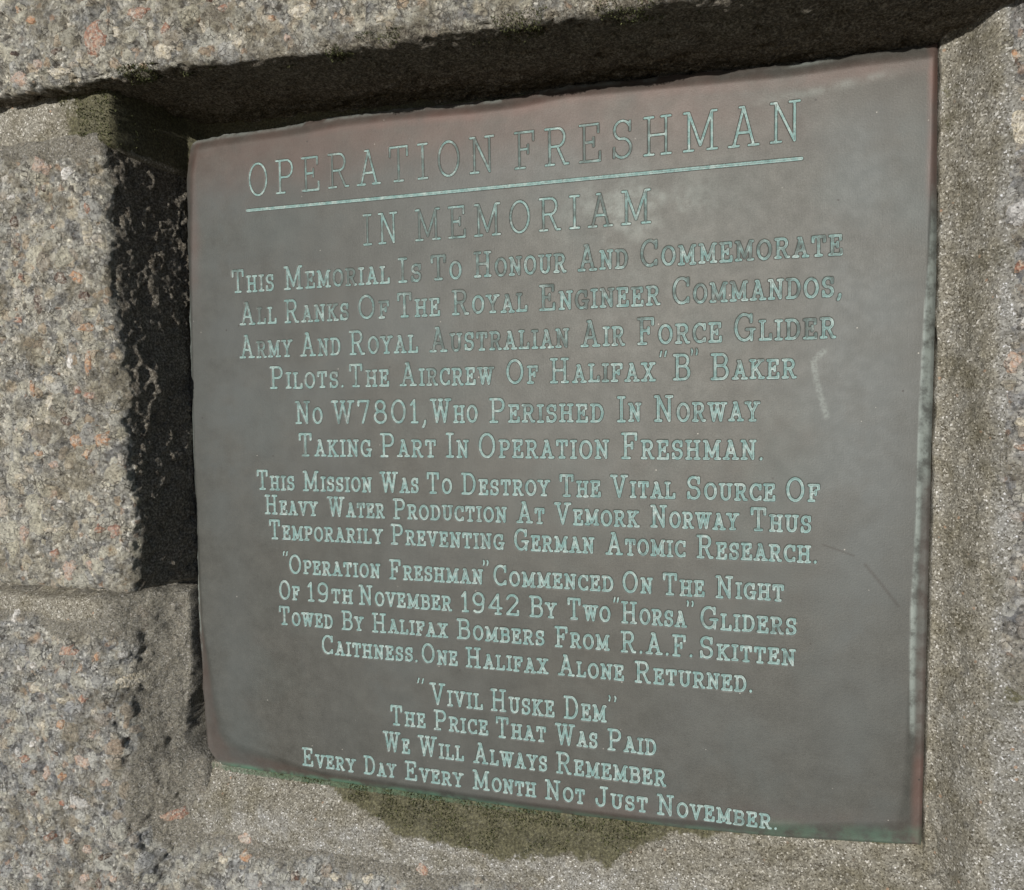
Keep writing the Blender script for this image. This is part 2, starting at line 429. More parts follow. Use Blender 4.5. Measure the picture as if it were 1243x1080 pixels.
# the long lintel stone that overhangs the plaque
LFX = [-1.0, -.47, -.431, -.348, -.265, -.20, -.122, -.06, -.015, .05, .105, .2, .8]
LFY = [.284, .284, .284, .287, .2855, .283, .2795, .2800, .2778, .2785, .2775, .279, .279]
LBX = [-1.0, -.546, -.30, -.036, .26, .8]
LBY = [.300, .300, .288, .2795, .271, .271]
def warp_lintel(X, Y, Z, drop, N):
    w = 1 - sstep(.0, .05, Y - .28)
    t = np.clip(drop / .095, 0, 1.3)
    e = np.interp(X, LFX, LFY) * (1 - t) + np.interp(X, LBX, LBY) * t - .28
    # chips along the lower arris
    c = fbm(np.stack([X, X * 0, X * 0], -1), .05, 3, 77) * .0022
    Y = Y + w * (e + c * (1 - t))
    return X, Y, Z, N
def grime_shade_lintel(P, drop):
    under = sstep(.002, .012, drop)  # underside painted dark: the shade below the overhang put into the colour
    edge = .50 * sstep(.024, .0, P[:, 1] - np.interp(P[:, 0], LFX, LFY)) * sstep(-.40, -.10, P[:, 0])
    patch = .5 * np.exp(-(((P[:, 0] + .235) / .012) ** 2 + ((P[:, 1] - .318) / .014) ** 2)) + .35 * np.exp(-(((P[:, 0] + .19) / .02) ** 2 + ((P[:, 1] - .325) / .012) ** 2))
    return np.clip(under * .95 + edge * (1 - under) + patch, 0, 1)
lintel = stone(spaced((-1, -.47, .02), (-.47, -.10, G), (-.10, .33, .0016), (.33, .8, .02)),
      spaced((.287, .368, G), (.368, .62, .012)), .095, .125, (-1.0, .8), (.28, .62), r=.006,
      steps=(.03, .03, .0016, .03), warp=warp_lintel, grime_shade=grime_shade_lintel, seed=100, cement=lambda P, drop: .25 + 0 * drop)

# the left stone beside the plaque
EFY = [-.2, -.1157, -.0507, -.0105, .03, .0765, .13, .241, .26]
EFX = [-.351, -.350, -.343, -.3475, -.350, -.352, -.361, -.3585, -.362]
def warp_left(X, Y, Z, drop, N):
    w = sstep(-.40, -.36, X)
    t = np.clip(drop / .085, 0, 1.3)
    e = np.interp(Y, EFY, EFX) * (1 - t) + (-.349 + .007 * sstep(.09, .05, Y)) * t + .35
    c = fbm(np.stack([Y * 0, Y, Y * 0], -1), .05, 3, 78) * .0025
    return X + w * (e + c * (1 - t)), Y, Z, N
def grime_shade_left(P, drop):
    side = sstep(.004, .018, drop) * (P[:, 0] > -.40)  # side face turned from the sun, its shade painted into the colour
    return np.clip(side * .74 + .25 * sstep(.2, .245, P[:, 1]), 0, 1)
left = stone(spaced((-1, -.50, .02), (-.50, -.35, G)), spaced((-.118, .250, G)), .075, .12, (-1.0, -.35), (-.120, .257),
      r=.008, steps=(.03, .0012, .01, .01), warp=warp_left, grime_shade=grime_shade_left, seed=200, cement=lambda P, drop: .12 + .85 * sstep(.232, .250, P[:, 1] + fbm(P, .04, 3, 103, .6) * .016),
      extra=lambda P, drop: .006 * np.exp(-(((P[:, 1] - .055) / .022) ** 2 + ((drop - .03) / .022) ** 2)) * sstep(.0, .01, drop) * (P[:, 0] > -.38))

# the right stone: its hewn face rises gently out of the mortar
def zd(X, Y):
    P0 = np.stack([X, Y, X * 0], -1)
    wob = fbm(P0, .05, 3, 97) * .007
    return -.006 + .041 * sstep(.262, .306, X + wob) - .020 * sstep(-.145, -.175, Y + wob) - .03 * sstep(.285, .30, Y)
def relief(zfun, X, Y):
    e = 1e-3
    Z = zfun(X, Y)
    N = np.stack([-(zfun(X + e, Y) - zfun(X - e, Y)) / (2 * e), -(zfun(X, Y + e) - zfun(X, Y - e)) / (2 * e), np.ones(len(X))], -1)
    return np.stack([X, Y, Z], -1), N / np.linalg.norm(N, axis=1, keepdims=True)
xs = spaced((.268, .36, G), (.36, .8, .02)); ys = spaced((-.182, .30, G))
X, Y = [a.ravel() for a in np.meshgrid(xs, ys)]
P, N = relief(zd, X, Y)
ce = np.clip(.12 + .85 * sstep(.300, .284, X + fbm(P, .03, 4, 96, .65) * .016) + .5 * sstep(-.11, -.14, Y), 0, 1)
d, lm, lk = rough(P, .9, 300)
P2 = P + N * (d * (1 - .6 * sstep(.3, .9, ce)))[:, None]
right = link('stone_block', build_mesh('stone_block', P2, grid_faces(len(ys), len(xs)), GRANITE,
             attrs={'grime_shade': np.clip(.25 * np.exp(-((X - .272) / .008) ** 2), 0, 1), 'cement': ce, 'lump': lm, 'kind': lk}), wall)
blocks.append(right)

# the big stone that runs from the lower left under the plaque
def zc(X, Y):
    P0 = np.stack([X, Y, X * 0], -1)
    wob = fbm(P0, .06, 2, 91) * .006
    xg = np.interp(Y, [-.31, -.287, -.277, -.245, -.20, -.12], [-.330, -.334, -.352, -.354, -.3485, -.3485])
    zl = -.030 + .028 * sstep(xg, xg - .0036, X) + (.056 - .008 * sstep(-.170, -.150, Y)) * sstep(xg - .001, -.402, X + wob - .008 * sstep(-.20, -.27, Y))
    zb = -.030 + .020 * sstep(-.292, -.298, Y) + .036 * sstep(-.296, -.385, Y + wob * .8 + .012 * sstep(.0, .2, X))
    z = np.maximum(zl, zb) + .006 * np.exp(-((zl - zb) / .014) ** 2) * sstep(-.26, -.30, Y)
    return z - .020 * np.exp(-((Y + .1290) / .0036) ** 2)
xs = spaced((-1, -.56, .02), (-.56, -.362, .0012), (-.362, -.340, .0008), (-.340, -.32, .0012), (-.32, .31, .0022), (.31, .8, .02))
ys = spaced((-.75, -.43, .02), (-.43, -.104, .0012))
X, Y = [a.ravel() for a in np.meshgrid(xs, ys)]
Z = zc(X, Y)
e = 1e-3
N = np.stack([-np.clip((zc(X + e, Y) - zc(X - e, Y)) / (2 * e), -1.0, 1.0), -np.clip((zc(X, Y + e) - zc(X, Y - e)) / (2 * e), -1.0, 1.0), np.ones(len(X))], -1)
N /= np.linalg.norm(N, axis=1, keepdims=True)
P = np.stack([X, Y, Z], -1)
gr = .10 * sstep(.055, .03, Z) * (X < -.33) + .25 * np.exp(-(((X + .372) / .012) ** 2 + ((Y + .262) / .02) ** 2))
ce = .16 + .8 * sstep(-.392, -.375, X + fbm(P, .04, 3, 93) * .02) * (Y > -.34) + .75 * sstep(-.375, -.340, Y + fbm(P, .05, 3, 94) * .02) * (X > -.37)
ce = ce + .5 * sstep(.16, .24, X)
ce = np.clip(ce + .9 * sstep(-.172, -.152, Y + fbm(P, .04, 3, 90) * .012), 0, 1)
d, lm, lk = rough(P, 1.0, 400)
slope = sstep(.045, .030, Z) * (X < -.34)
d = d * (1 - .6 * sstep(.3, .9, ce)) * (1 - .8 * sstep(-.354, -.348, X)) + slope * (1 - .85 * sstep(-.356, -.350, X)) * (fbm(P, .030, 3, 98) * .0050 + fbm(P, .007, 3, 99, .65) * .0022)
P2 = P + N * d[:, None]
lower = link('stone_block', build_mesh('stone_block', P2, grid_faces(len(ys), len(xs)), GRANITE, attrs={'grime_shade': gr, 'cement': ce, 'lump': lm, 'kind': lk}), wall)
lower.color = (.90, .92, .95, 1); right.color = (.95, .96, 1.0, 1); blocks.append(lower)

# outline of the plate (right and bottom edges), which the mortar follows
PRX = [.2570, .2580, .2588, .2598, .2612, .2600]; PRY = [-.2955, -.20, -.1121, .001, .1169, .2675]
PBX = [-.341, -.19, -.03, .093, .170, .257]; PBY = [-.2955, -.2955, -.2955, -.2930, -.2888, -.2810]
# mortar: one sheet behind and between the stones
def zm(X, Y):
    P0 = np.stack([X, Y, X * 0], -1)
    wob = fbm(P0, .05, 3, 95) * .004
    base = np.full(len(X), -.030)
    zl = -.030 + .084 * sstep(-.3435, -.3510, X + wob * .3) * sstep(.236, .244, Y)
    zl = np.maximum(zl, -.030 + .0795 * sstep(-.375, -.410, X + wob * 2) * sstep(-.185, -.150, Y + wob * 2) * sstep(-.100, -.112, Y)) + .0175 * sstep(.236, .25, Y) * (X < -.34)
    # bottom fillet, rising from just under the plate's edge
    ye = np.interp(X, PBX, PBY)
    zb = -.030 + .0245 * sstep(ye + .004, ye + .0012, Y) + .0185 * sstep(ye + .0012, ye - .034, Y + wob * .5) + .004 * sstep(.08, .2, X) * sstep(-.30, -.34, Y)
    # lower right corner and right band
    xe = np.interp(Y, PRY, PRX)
    zr = -.030 + .0290 * sstep(xe + .0002, xe + .0016, X + wob * .10) + .0325 * sstep(xe + .001, .294, X + wob * .8) * (X > xe + .001)
    zr = zr + .007 * sstep(-.150, -.175, Y) * sstep(.262, .28, X)
    z = np.maximum(np.maximum(zl, zb), np.maximum(zr, base))
    z = z - .020 * np.exp(-((Y + .1290) / .0036) ** 2) * (X < -.36)
    return z
xs = spaced((-1, -.54, .02), (-.54, -.33, .0014), (-.33, .25, .0030), (.25, .268, .0005), (.268, .35, .0012), (.35, .8, .02))
ys = spaced((-.75, -.40, .02), (-.40, -.305, .0014), (-.305, -.276, .0009), (-.276, .225, .0028), (.225, .30, .0018), (.30, .34, .01))
X, Y = [a.ravel() for a in np.meshgrid(xs, ys)]
Z = zm(X, Y)
N = np.stack([-(zm(X + e, Y) - zm(X - e, Y)) / (2 * e), -(zm(X, Y + e) - zm(X, Y - e)) / (2 * e), np.ones(len(X))], -1)
N /= np.linalg.norm(N, axis=1, keepdims=True)
P = np.stack([X, Y, Z], -1)
inrec = ((X > -.345) & (X < .2615) & (Y > -.294))
d = fbm(P, .03, 3, 55) * .0016 + fbm(P, .006, 3, 56, .6) * .0011
wv, vv = worley(P, .0045, 57); d = d + (vv - .5) * .0008
pit, pv = worley(P, .016, 58); d = d - .0018 * sstep(.3, .1, pit) * (pv > .55)
d = np.where(inrec, d * .4, d)
P2 = P + N * d[:, None]
def gauss(X, Y, cx, cy, sx, sy): return np.exp(-(((X - cx) / sx) ** 2 + ((Y - cy) / sy) ** 2))
lowlim = np.interp(X, [-.31, -.299, -.249, -.208, -.173, -.140, -.092, -.048, .009, .031, .042, .060, .093, .136, .2], [-.293, -.2953, -.302, -.305, -.315, -.327, -.327, -.334, -.322, -.325, -.321, -.308, -.2995, -.293, -.285])
lowlim = lowlim + fbm(P, .02, 4, 101, .65) * .006
alg_shade = .9 * sstep(lowlim - .009, lowlim + .011, Y) * (Y < -.28) * (X > -.32) * (X < .24)
alg_shade = alg_shade + .95 * sstep(.236, .25, Y) * sstep(-.43, -.35, X + fbm(P, .02, 3, 102, .65) * .03) * (X < -.3) + .40 * gauss(X, Y, .268, .22, .012, .06) + .22 * gauss(X, Y, .272, .03, .02, .05)
alg_shade = alg_shade + .5 * gauss(X, Y, .30, -.155, .02, .01)
alg_shade = np.maximum(alg_shade, .95 * sstep(-.018, -.026, P[:, 2]))  # back of the recess painted dark to deepen the shade in the gap
grn = sstep(-.302, -.2985, Y) * (Y < -.28) * np.interp(X, [-.33, -.30, -.2, -.1, 0, .2], [.4, 1, .95, .6, .35, .1])
gre = np.clip(sstep(-.30, -.33, Y) * .55 + .6 * sstep(.285, .30, X) + .35 * (X > .26) + .7 * (Y < -.15) * sstep(-.38, -.36, X) * (Y > -.29) * (X < -.33), 0, 1)
mo = link('mortar', build_mesh('mortar', P2, grid_faces(len(ys), len(xs)), MORTAR, attrs={'grime_shade': np.clip(alg_shade, 0, 1), 'green': grn, 'grey': gre}), wall)

# ------------------------------------------------------------------ the larger crystals, set into the stones
def surface_lookup(ob):
    n = len(ob.data.vertices); a = np.empty(n * 3, dtype=np.float32); ob.data.vertices.foreach_get('co', a)
    return a.reshape(-1, 3)
def crystals(ob, spots, kinds, zmin):
    V = surface_lookup(ob); V = V[V[:, 2] > zmin]
    for (x, y, w, h), kd in zip(spots, kinds):
        rg = random.Random(int((x * 1e4) + y * 1e5)); n = 11
        near = V[(abs(V[:, 0] - x) < .03) & (abs(V[:, 1] - y) < .03)]
        if not len(near): continue
        w *= .95; h *= .95
        rad = [rg.uniform(.62, 1.25) for _ in range(n)]
        pts = [(x, y)]; lift = [.0018]
        for k, f in enumerate((.5, .85, 1.0)):
            for j in range(n):
                a = 2 * math.pi * (j + .3 * rg.random()) / n
                rr = f * rad[j] * rg.uniform(.93, 1.07)
                pts.append((x + w * rr * math.cos(a), y + h * rr * math.sin(a)))
                lift.append((.0017, .0012, -.0012)[k] + rg.uniform(-.0004, .0004) * (k < 2))
        co = []
        for (px, py), l in zip(pts, lift):
            dd = (near[:, 0] - px) ** 2 + (near[:, 1] - py) ** 2
            idx = np.argpartition(dd, 5)[:5]
            co.append((px, py, near[idx, 2].mean() + l))
        faces = [(0, 1 + j, 1 + (j + 1) % n) for j in range(n)]
        for k in (0, 1):
            for j in range(n):
                a, b = 1 + k * n + j, 1 + k * n + (j + 1) % n
                faces.append((a, a + n, b + n, b))
        me = bpy.data.meshes.new('crystal'); me.from_pydata(co, [], faces)
        me.materials.append(CRYSTAL[kd])
        me.polygons.foreach_set('use_smooth', [True] * len(faces))
        o = link('crystal', me, ob)
SP_L = [(-0.3396, 0.3171, 0.011, 0.0157), (-0.3003, 0.3296, 0.0099, 0.0063), (-0.4145, 0.2955, 0.0137, 0.0063), (-0.224, 0.321, 0.0049, 0.0037), (-0.4136, 0.3485, 0.0027, 0.0026), (-0.1831, 0.3079, 0.0033, 0.0026), (-0.2792, 0.2995, 0.0121, 0.0068), (-0.1597, 0.3101, 0.0121, 0.0057), (-0.3754, 0.296, 0.0099, 0.0047)]
SP_B = [(-0.4231, 0.2343, 0.008, 0.0081), (-0.3954, 0.0063, 0.0085, 0.0092), (-0.3672, 0.0077, 0.0085, 0.0081), (-0.4368, 0.05, 0.0034, 0.0076), (-0.3782, 0.0706, 0.004, 0.013), (-0.4329, -0.0043, 0.0057, 0.0033), (-0.4533, -0.0738, 0.0051, 0.0092), (-0.4075, -0.1015, 0.0074, 0.0098), (-0.3606, -0.0683, 0.0058, 0.0065), (-0.3754, 0.1705, 0.0046, 0.0065), (-0.4273, 0.1198, 0.0057, 0.0087), (-0.4449, 0.0202, 0.008, 0.0076), (-0.3935, 0.2248, 0.0046, 0.0076), (-0.4087, 0.1829, 0.0034, 0.0027)]
SP_C = [(-0.4371, -0.1805, 0.0128, 0.0056), (-0.403, -0.1828, 0.0047, 0.0044), (-0.3822, -0.2061, 0.0105, 0.0078), (-0.4263, -0.2802, 0.0087, 0.0078), (-0.4691, -0.2969, 0.0058, 0.0067), (-0.4019, -0.2955, 0.0047, 0.0039), (-0.3540, -0.3345, 0.0125, 0.0070), (-0.4443, -0.3537, 0.0052, 0.0039), (-0.2876, -0.3471, 0.0082, 0.0089), (-0.1978, -0.3439, 0.007, 0.0044), (-0.3957, -0.381, 0.0047, 0.0033), (-0.4983, -0.1533, 0.0058, 0.0072), (-0.4216, -0.1953, 0.0041, 0.0033)]
SP_D = [(0.2913, 0.2414, 0.0085, 0.0052), (0.2963, 0.1995, 0.0098, 0.0151), (0.291, 0.1804, 0.0055, 0.0081), (0.2905, 0.103, 0.0073, 0.0046), (0.2915, 0.029, 0.0037, 0.0081), (0.2973, 0.0543, 0.0061, 0.0081), (0.2929, -0.0512, 0.0055, 0.0099)]
crystals(lintel, SP_L, 'rrproocccp'[:9], .085)
crystals(left, SP_B, 'pooooopprcbcwo'[:14], .06)  # the dark lump paints the darkness of a hole
crystals(lower, SP_C, 'rocpppropcpwo'[:13], .0)
crystals(right, SP_D, 'ocwpopw', .02)
rs = random.Random(19)
def scatter(x0, x1, y0, y1, n, taken):
    out = []
    for _ in range(n * 6):
        x, y = rs.uniform(x0, x1), rs.uniform(y0, y1)
        if all((x - a[0]) ** 2 + (y - a[1]) ** 2 > .014 ** 2 for a in taken + out):
            s = rs.uniform(.0028, .0062); out.append((x, y, s * rs.uniform(.8, 1.4), s * rs.uniform(.7, 1.3)))
        if len(out) == n: break
    return out
for ob, box, n, zm_, sp in ((lintel, (-.43, .06, .292, .352), 30, .085, SP_L), (left, (-.46, -.368, -.105, .225), 32, .06, SP_B),
                            (lower, (-.49, -.405, -.40, -.185), 30, .03, SP_C), (lower, (-.34, .18, -.375, -.345), 12, .0, SP_C),
                            (right, (.298, .32, -.12, .25), 12, .02, SP_D)):
    pts = scatter(*box, n, sp)
    crystals(ob, pts, [rs.choice('cccwpobbrcpc') for _ in pts], zm_)

# ------------------------------------------------------------------ the bronze plaque
# stroke font: thin slab-serif capitals on a unit cap height
def arc(cx, cy, rx, ry, a0, a1, n=10):
    return [(cx + rx * math.cos(math.radians(a0 + (a1 - a0) * k / n)), cy + ry * math.sin(math.radians(a0 + (a1 - a0) * k / n))) for k in range(n + 1)]
SR = .12
def hs(x, y, l=SR, r=SR): return [(x - l, y), (x + r, y)]
GL = {
 'A': (.74, [[(.12, 0), (.37, 1), (.62, 0)], [(.22, .34), (.52, .34)], hs(.12, 0), hs(.62, 0), [(.27, 1), (.37, 1)]]),
 'B': (.66, [[(.14, 0), (.14, 1)], [(.02, 1), (.40, 1)] + arc(.40, .77, .18, .23, 90, -90), [(.14, .54), (.42, .54)], [(.40, .54)] + arc(.40, .27, .22, .27, 90, -90) + [(.02, 0)]]),
 'C': (.64, [arc(.36, .5, .31, .5, 48, 312, 16), [(.60, .70), (.60, .98)], [(.60, .04), (.60, .2)]]),
 'D': (.70, [[(.14, 0), (.14, 1)], [(.02, 1), (.34, 1)] + arc(.34, .5, .30, .5, 90, -90, 14) + [(.02, 0)]]),
 'E': (.62, [[(.14, 0), (.14, 1)], [(.02, 1), (.54, 1), (.54, .78)], [(.02, 0), (.58, 0), (.58, .24)], [(.14, .52), (.40, .52)], [(.40, .40), (.40, .64)]]),
 'F': (.60, [[(.14, 0), (.14, 1)], [(.02, 1), (.56, 1), (.56, .76)], hs(.14, 0, .12, .16), [(.14, .52), (.40, .52)], [(.40, .40), (.40, .64)]]),
 'G': (.72, [arc(.36, .5, .31, .5, 48, 335, 17), [(.60, .70), (.60, .98)], [(.62, .0), (.62, .42)], [(.44, .42), (.72, .42)]]),
 'H': (.76, [[(.14, 0), (.14, 1)], [(.60, 0), (.60, 1)], [(.14, .52), (.60, .52)], hs(.14, 0), hs(.14, 1), hs(.60, 0), hs(.60, 1)]),
 'I': (.32, [[(.16, 0), (.16, 1)], hs(.16, 0, .14, .14), hs(.16, 1, .14, .14)]),
 'J': (.54, [[(.40, 1), (.40, .24)] + arc(.22, .24, .18, .24, 0, -180, 10) + [(.04, .34)], hs(.40, 1, .15, .13)]),
 'K': (.72, [[(.14, 0), (.14, 1)], [(.58, 1), (.14, .40)], [(.28, .58), (.60, 0)], hs(.14, 0), hs(.14, 1), hs(.57, 1, .11, .11), hs(.61, 0, .11, .11)]),
 'L': (.60, [[(.14, 0), (.14, 1)], hs(.14, 1), [(.02, 0), (.56, 0), (.56, .26)]]),
 'M': (.90, [[(.15, 0), (.15, 1), (.45, .12), (.75, 1), (.75, 0)], hs(.15, 0, .13, .11), hs(.75, 0, .11, .13), [(.03, 1), (.15, 1)], [(.75, 1), (.87, 1)]]),
 'N': (.74, [[(.14, 0), (.14, 1), (.60, 0), (.60, 1)], hs(.14, 0), [(.02, 1), (.15, 1)], hs(.60, 1)]),
 'O': (.72, [arc(.36, .5, .31, .5, 0, 360, 22)]),
 'P': (.62, [[(.14, 0), (.14, 1)], [(.02, 1), (.38, 1)] + arc(.38, .74, .20, .26, 90, -90) + [(.14, .48)], hs(.14, 0, .12, .16)]),
 'R': (.70, [[(.14, 0), (.14, 1)], [(.02, 1), (.38, 1)] + arc(.38, .75, .19, .25, 90, -90) + [(.14, .50)], hs(.14, 0), [(.36, .50), (.57, 0), (.68, 0)]]),
 'S': (.58, [arc(.29, .75, .22, .25, 25, 250, 12) + arc(.29, .26, .23, .26, 75, -155, 12), [(.50, .72), (.50, .98)], [(.06, .02), (.06, .28)]]),
 'T': (.64, [[(.32, 0), (.32, 1)], [(.04, .74), (.04, 1), (.60, 1), (.60, .74)], hs(.32, 0, .14, .14)]),
 'U': (.74, [[(.14, 1), (.14, .30)] + arc(.37, .30, .23, .30, 180, 360, 12) + [(.60, 1)], hs(.14, 1), hs(.60, 1)]),
 'V': (.72, [[(.11, 1), (.36, 0), (.61, 1)], hs(.11, 1), hs(.61, 1)]),
 'W': (1.0, [[(.12, 1), (.30, 0), (.50, .92), (.70, 0), (.88, 1)], hs(.12, 1), hs(.50, 1, .08, .08), hs(.88, 1)]),
 'X': (.70, [[(.12, 0), (.58, 1)], [(.12, 1), (.58, 0)], hs(.12, 0), hs(.12, 1), hs(.58, 0), hs(.58, 1)]),
 'Y': (.70, [[(.10, 1), (.35, .46), (.60, 1)], [(.35, .46), (.35, 0)], hs(.35, 0, .14, .14), hs(.10, 1), hs(.60, 1)]),
 '0': (.66, [arc(.33, .5, .28, .5, 0, 360, 22)]),
 '1': (.36, [[(.06, .80), (.20, 1), (.20, 0)], hs(.20, 0, .12, .12)]),
 '2': (.60, [arc(.30, .74, .24, .26, 165, -25, 12) + [(.06, .03)], [(.06, 0), (.56, 0), (.56, .2)]]),
 '4': (.66, [[(.46, 0), (.46, 1), (.04, .30), (.62, .30)], hs(.46, 0, .12, .12)]),
 '7': (.56, [[(.05, .80), (.05, 1), (.52, 1), (.24, .0)]]),
 '8': (.60, [arc(.30, .76, .20, .24, 0, 360, 16), arc(.30, .26, .25, .27, 0, 360, 18)]),
 '9': (.60, [arc(.30, .70, .24, .30, 0, 360, 18), [(.54, .70), (.52, .36)] + arc(.26, .28, .25, .28, 0, -130, 8)]),
 '.': (.20, [[(.09, 0), (.10, .04)]]),
 ',': (.22, [[(.12, .05), (.11, -.06), (.03, -.22)]]),
 '\u201c': (.36, [[(.0, .98), (.07, 1.20)], [(.30, .98), (.37, 1.20)]]),
 '\u201d': (.36, [[(.0, 1.24), (.05, 1.16), (.0, 1.0)], [(.31, 1.24), (.36, 1.16), (.31, 1.0)]]),
}
GAP = .15
# (baseline height, slope, cap height, small capitals?, [(word, x start, x end), ...]) in metres on the plate
LINES = [
    (0.21237, 0.00011, 0.0279, 0, [('OPERATION', -0.2741, -0.0495), ('FRESHMAN', -0.0344, 0.1748)]),
    (0.16384, -0.00018, 0.0248, 0, [('IN', -0.1653, -0.1334), ('MEMORIAM', -0.1189, 0.0711)]),
    (0.13207, 0.00185, 0.0196, 1, [('THIS', -0.2937, -0.2502), ('MEMORIAL', -0.2412, -0.1412), ('IS', -0.1345, -0.1129), ('TO', -0.106, -0.0784), ('HONOUR', -0.069, 0.0067), ('AND', 0.0151, 0.0539), ('COMMEMORATE', 0.0619, 0.2026)]),
    (0.10371, 0.00064, 0.0195, 1, [('ALL', -0.2863, -0.2487), ('RANKS', -0.2417, -0.1792), ('OF', -0.1719, -0.1423), ('THE', -0.1362, -0.0975), ('ROYAL', -0.0881, -0.0246), ('ENGINEER', -0.0158, 0.0775), ('COMMANDOS,', 0.0853, 0.2028)]),
    (0.07499, 0.00129, 0.0198, 1, [('ARMY', -0.2874, -0.2345), ('AND', -0.2271, -0.1877), ('ROYAL', -0.1804, -0.1173), ('AUSTRALIAN', -0.1079, 0.0083), ('AIR', 0.0168, 0.0511), ('FORCE', 0.0597, 0.1217), ('GLIDER', 0.1291, 0.1986)]),
    (0.0479, 0.00116, 0.019, 1, [('PILOTS.', -0.258, -0.1851), ('THE', -0.1816, -0.1437), ('AIRCREW', -0.1348, -0.0529), ('OF', -0.0437, -0.0165), ('HALIFAX', -0.0079, 0.0736), ('“', 0.0761, 0.0821), ('B', 0.086, 0.0994), ('”', 0.0988, 0.1047), ('BAKER', 0.113, 0.1728)]),
    (0.01764, 0.00092, 0.0193, 1, [('NO', -0.2338, -0.2066), ('W7801,', -0.1988, -0.1098), ('WHO', -0.1084, -0.0668), ('PERISHED', -0.0579, 0.035), ('IN', 0.0442, 0.0631), ('NORWAY', 0.0719, 0.1479)]),
    (-0.01027, 0.00116, 0.0197, 1, [('TAKING', -0.2315, -0.1613), ('PART', -0.1541, -0.1032), ('IN', -0.0953, -0.075), ('OPERATION', -0.0677, 0.0386), ('FRESHMAN.', 0.0472, 0.151)]),
    (-0.0399, 0.00123, 0.0172, 1, [('THIS', -0.2745, -0.2357), ('MISSION', -0.2284, -0.1618), ('WAS', -0.1551, -0.1191), ('TO', -0.113, -0.0898), ('DESTROY', -0.0825, -0.0084), ('THE', -0.0013, 0.032), ('VITAL', 0.039, 0.0882), ('SOURCE', 0.0954, 0.159), ('OF', 0.1651, 0.1889)]),
    (-0.06173, -0.00047, 0.0169, 1, [('HEAVY', -0.2669, -0.2139), ('WATER', -0.2051, -0.1506), ('PRODUCTION', -0.1437, -0.0436), ('AT', -0.0361, -0.0127), ('VEMORK', -0.0052, 0.0612), ('NORWAY', 0.0689, 0.1335), ('THUS', 0.1409, 0.1835)]),
    (-0.08345, 0.0, 0.0171, 1, [('TEMPORARILY', -0.2635, -0.153), ('PREVENTING', -0.1462, -0.0462), ('GERMAN', -0.0391, 0.0266), ('ATOMIC', 0.0349, 0.0956), ('RESEARCH.', 0.1028, 0.1878)]),
    (-0.11241, 0.00124, 0.0166, 1, [('“', -0.2505, -0.2447), ('OPERATION', -0.2447, -0.156), ('FRESHMAN', -0.1484, -0.0646), ('”', -0.0653, -0.0597), ('COMMENCED', -0.0569, 0.0414), ('ON', 0.0471, 0.0711), ('THE', 0.0777, 0.1093), ('NIGHT', 0.1165, 0.1651)]),
    (-0.13622, -0.00056, 0.0169, 1, [('OF', -0.2554, -0.234), ('19TH', -0.2275, -0.1821), ('NOVEMBER', -0.1774, -0.092), ('1942', -0.0851, -0.0344), ('BY', -0.0269, -0.0041), ('TWO', 0.0039, 0.0388), ('“', 0.0402, 0.0453), ('HORSA', 0.0463, 0.0961), ('”', 0.0955, 0.1015), ('GLIDERS', 0.1051, 0.174)]),
    (-0.15868, -0.00044, 0.0165, 1, [('TOWED', -0.2562, -0.2021), ('BY', -0.1945, -0.1731), ('HALIFAX', -0.1656, -0.0961), ('BOMBERS', -0.0889, -0.0139), ('FROM', -0.0064, 0.0378), ('R.A.F.', 0.0458, 0.1015), ('SKITTEN', 0.1045, 0.1733)]),
    (-0.18137, 0.00041, 0.0166, 1, [('CAITHNESS.', -0.2147, -0.123), ('ONE', -0.121, -0.0878), ('HALIFAX', -0.0816, -0.0115), ('ALONE', -0.0039, 0.0489), ('RETURNED.', 0.0563, 0.144)]),
    (-0.21551, 0.00155, 0.0181, 1, [('“', -0.1252, -0.1185), ('VIVIL', -0.1137, -0.0665), ('HUSKE', -0.0606, -0.0066), ('DEM', 0.0001, 0.035), ('”', 0.0358, 0.0429)]),
    (-0.23705, -0.00157, 0.017, 1, [('THE', -0.1507, -0.1175), ('PRICE', -0.1109, -0.0624), ('THAT', -0.0568, -0.0137), ('WAS', -0.0069, 0.0279), ('PAID', 0.0348, 0.0734)]),
    (-0.26054, 0.00017, 0.0172, 1, [('WE', -0.1577, -0.1323), ('WILL', -0.1255, -0.0838), ('ALWAYS', -0.0763, -0.0129), ('REMEMBER', -0.0065, 0.0805)]),
    (-0.28293, -0.00023, 0.0161, 1, [('EVERY', -0.2367, -0.1838), ('DAY', -0.1767, -0.1457), ('EVERY', -0.1381, -0.0849), ('MONTH', -0.0775, -0.0223), ('NOT', -0.0159, 0.0174), ('JUST', 0.0246, 0.0666), ('NOVEMBER.', 0.0728, 0.1617)]),
]

# ---- plate grid: exact and fine where the writing is, coarse elsewhere
TX0, TX1 = -.300, .212
FS = .00066
xs = spaced((-.341, -.325, .0012), (-.325, TX0, .0025), (TX0, TX1, FS), (TX1, .240, .0012), (.240, .2605, .0009))
bands = [(.2004 - .0035, .2004 + .0045)]
for b, a, h, sc, ws in LINES:
    y0 = min(b + a * TX0, b + a * TX1) - (.0065 if any(',' in w[0] for w in ws) else .0028)
    y1 = max(b + a * TX0, b + a * TX1) + h * (1.30 if any(w[0] in '\u201c\u201d' for w in ws) else 1.0) + .0025
    bands.append((y0, y1))
bands.sort()
mb = [list(bands[0])]
for a, b in bands[1:]:
    if a <= mb[-1][1] + .002: mb[-1][1] = max(mb[-1][1], b)
    else: mb.append([a, b])
segs = []; cur = -.2955
if mb[0][0] > cur: segs.append((cur, mb[0][0], .0012))
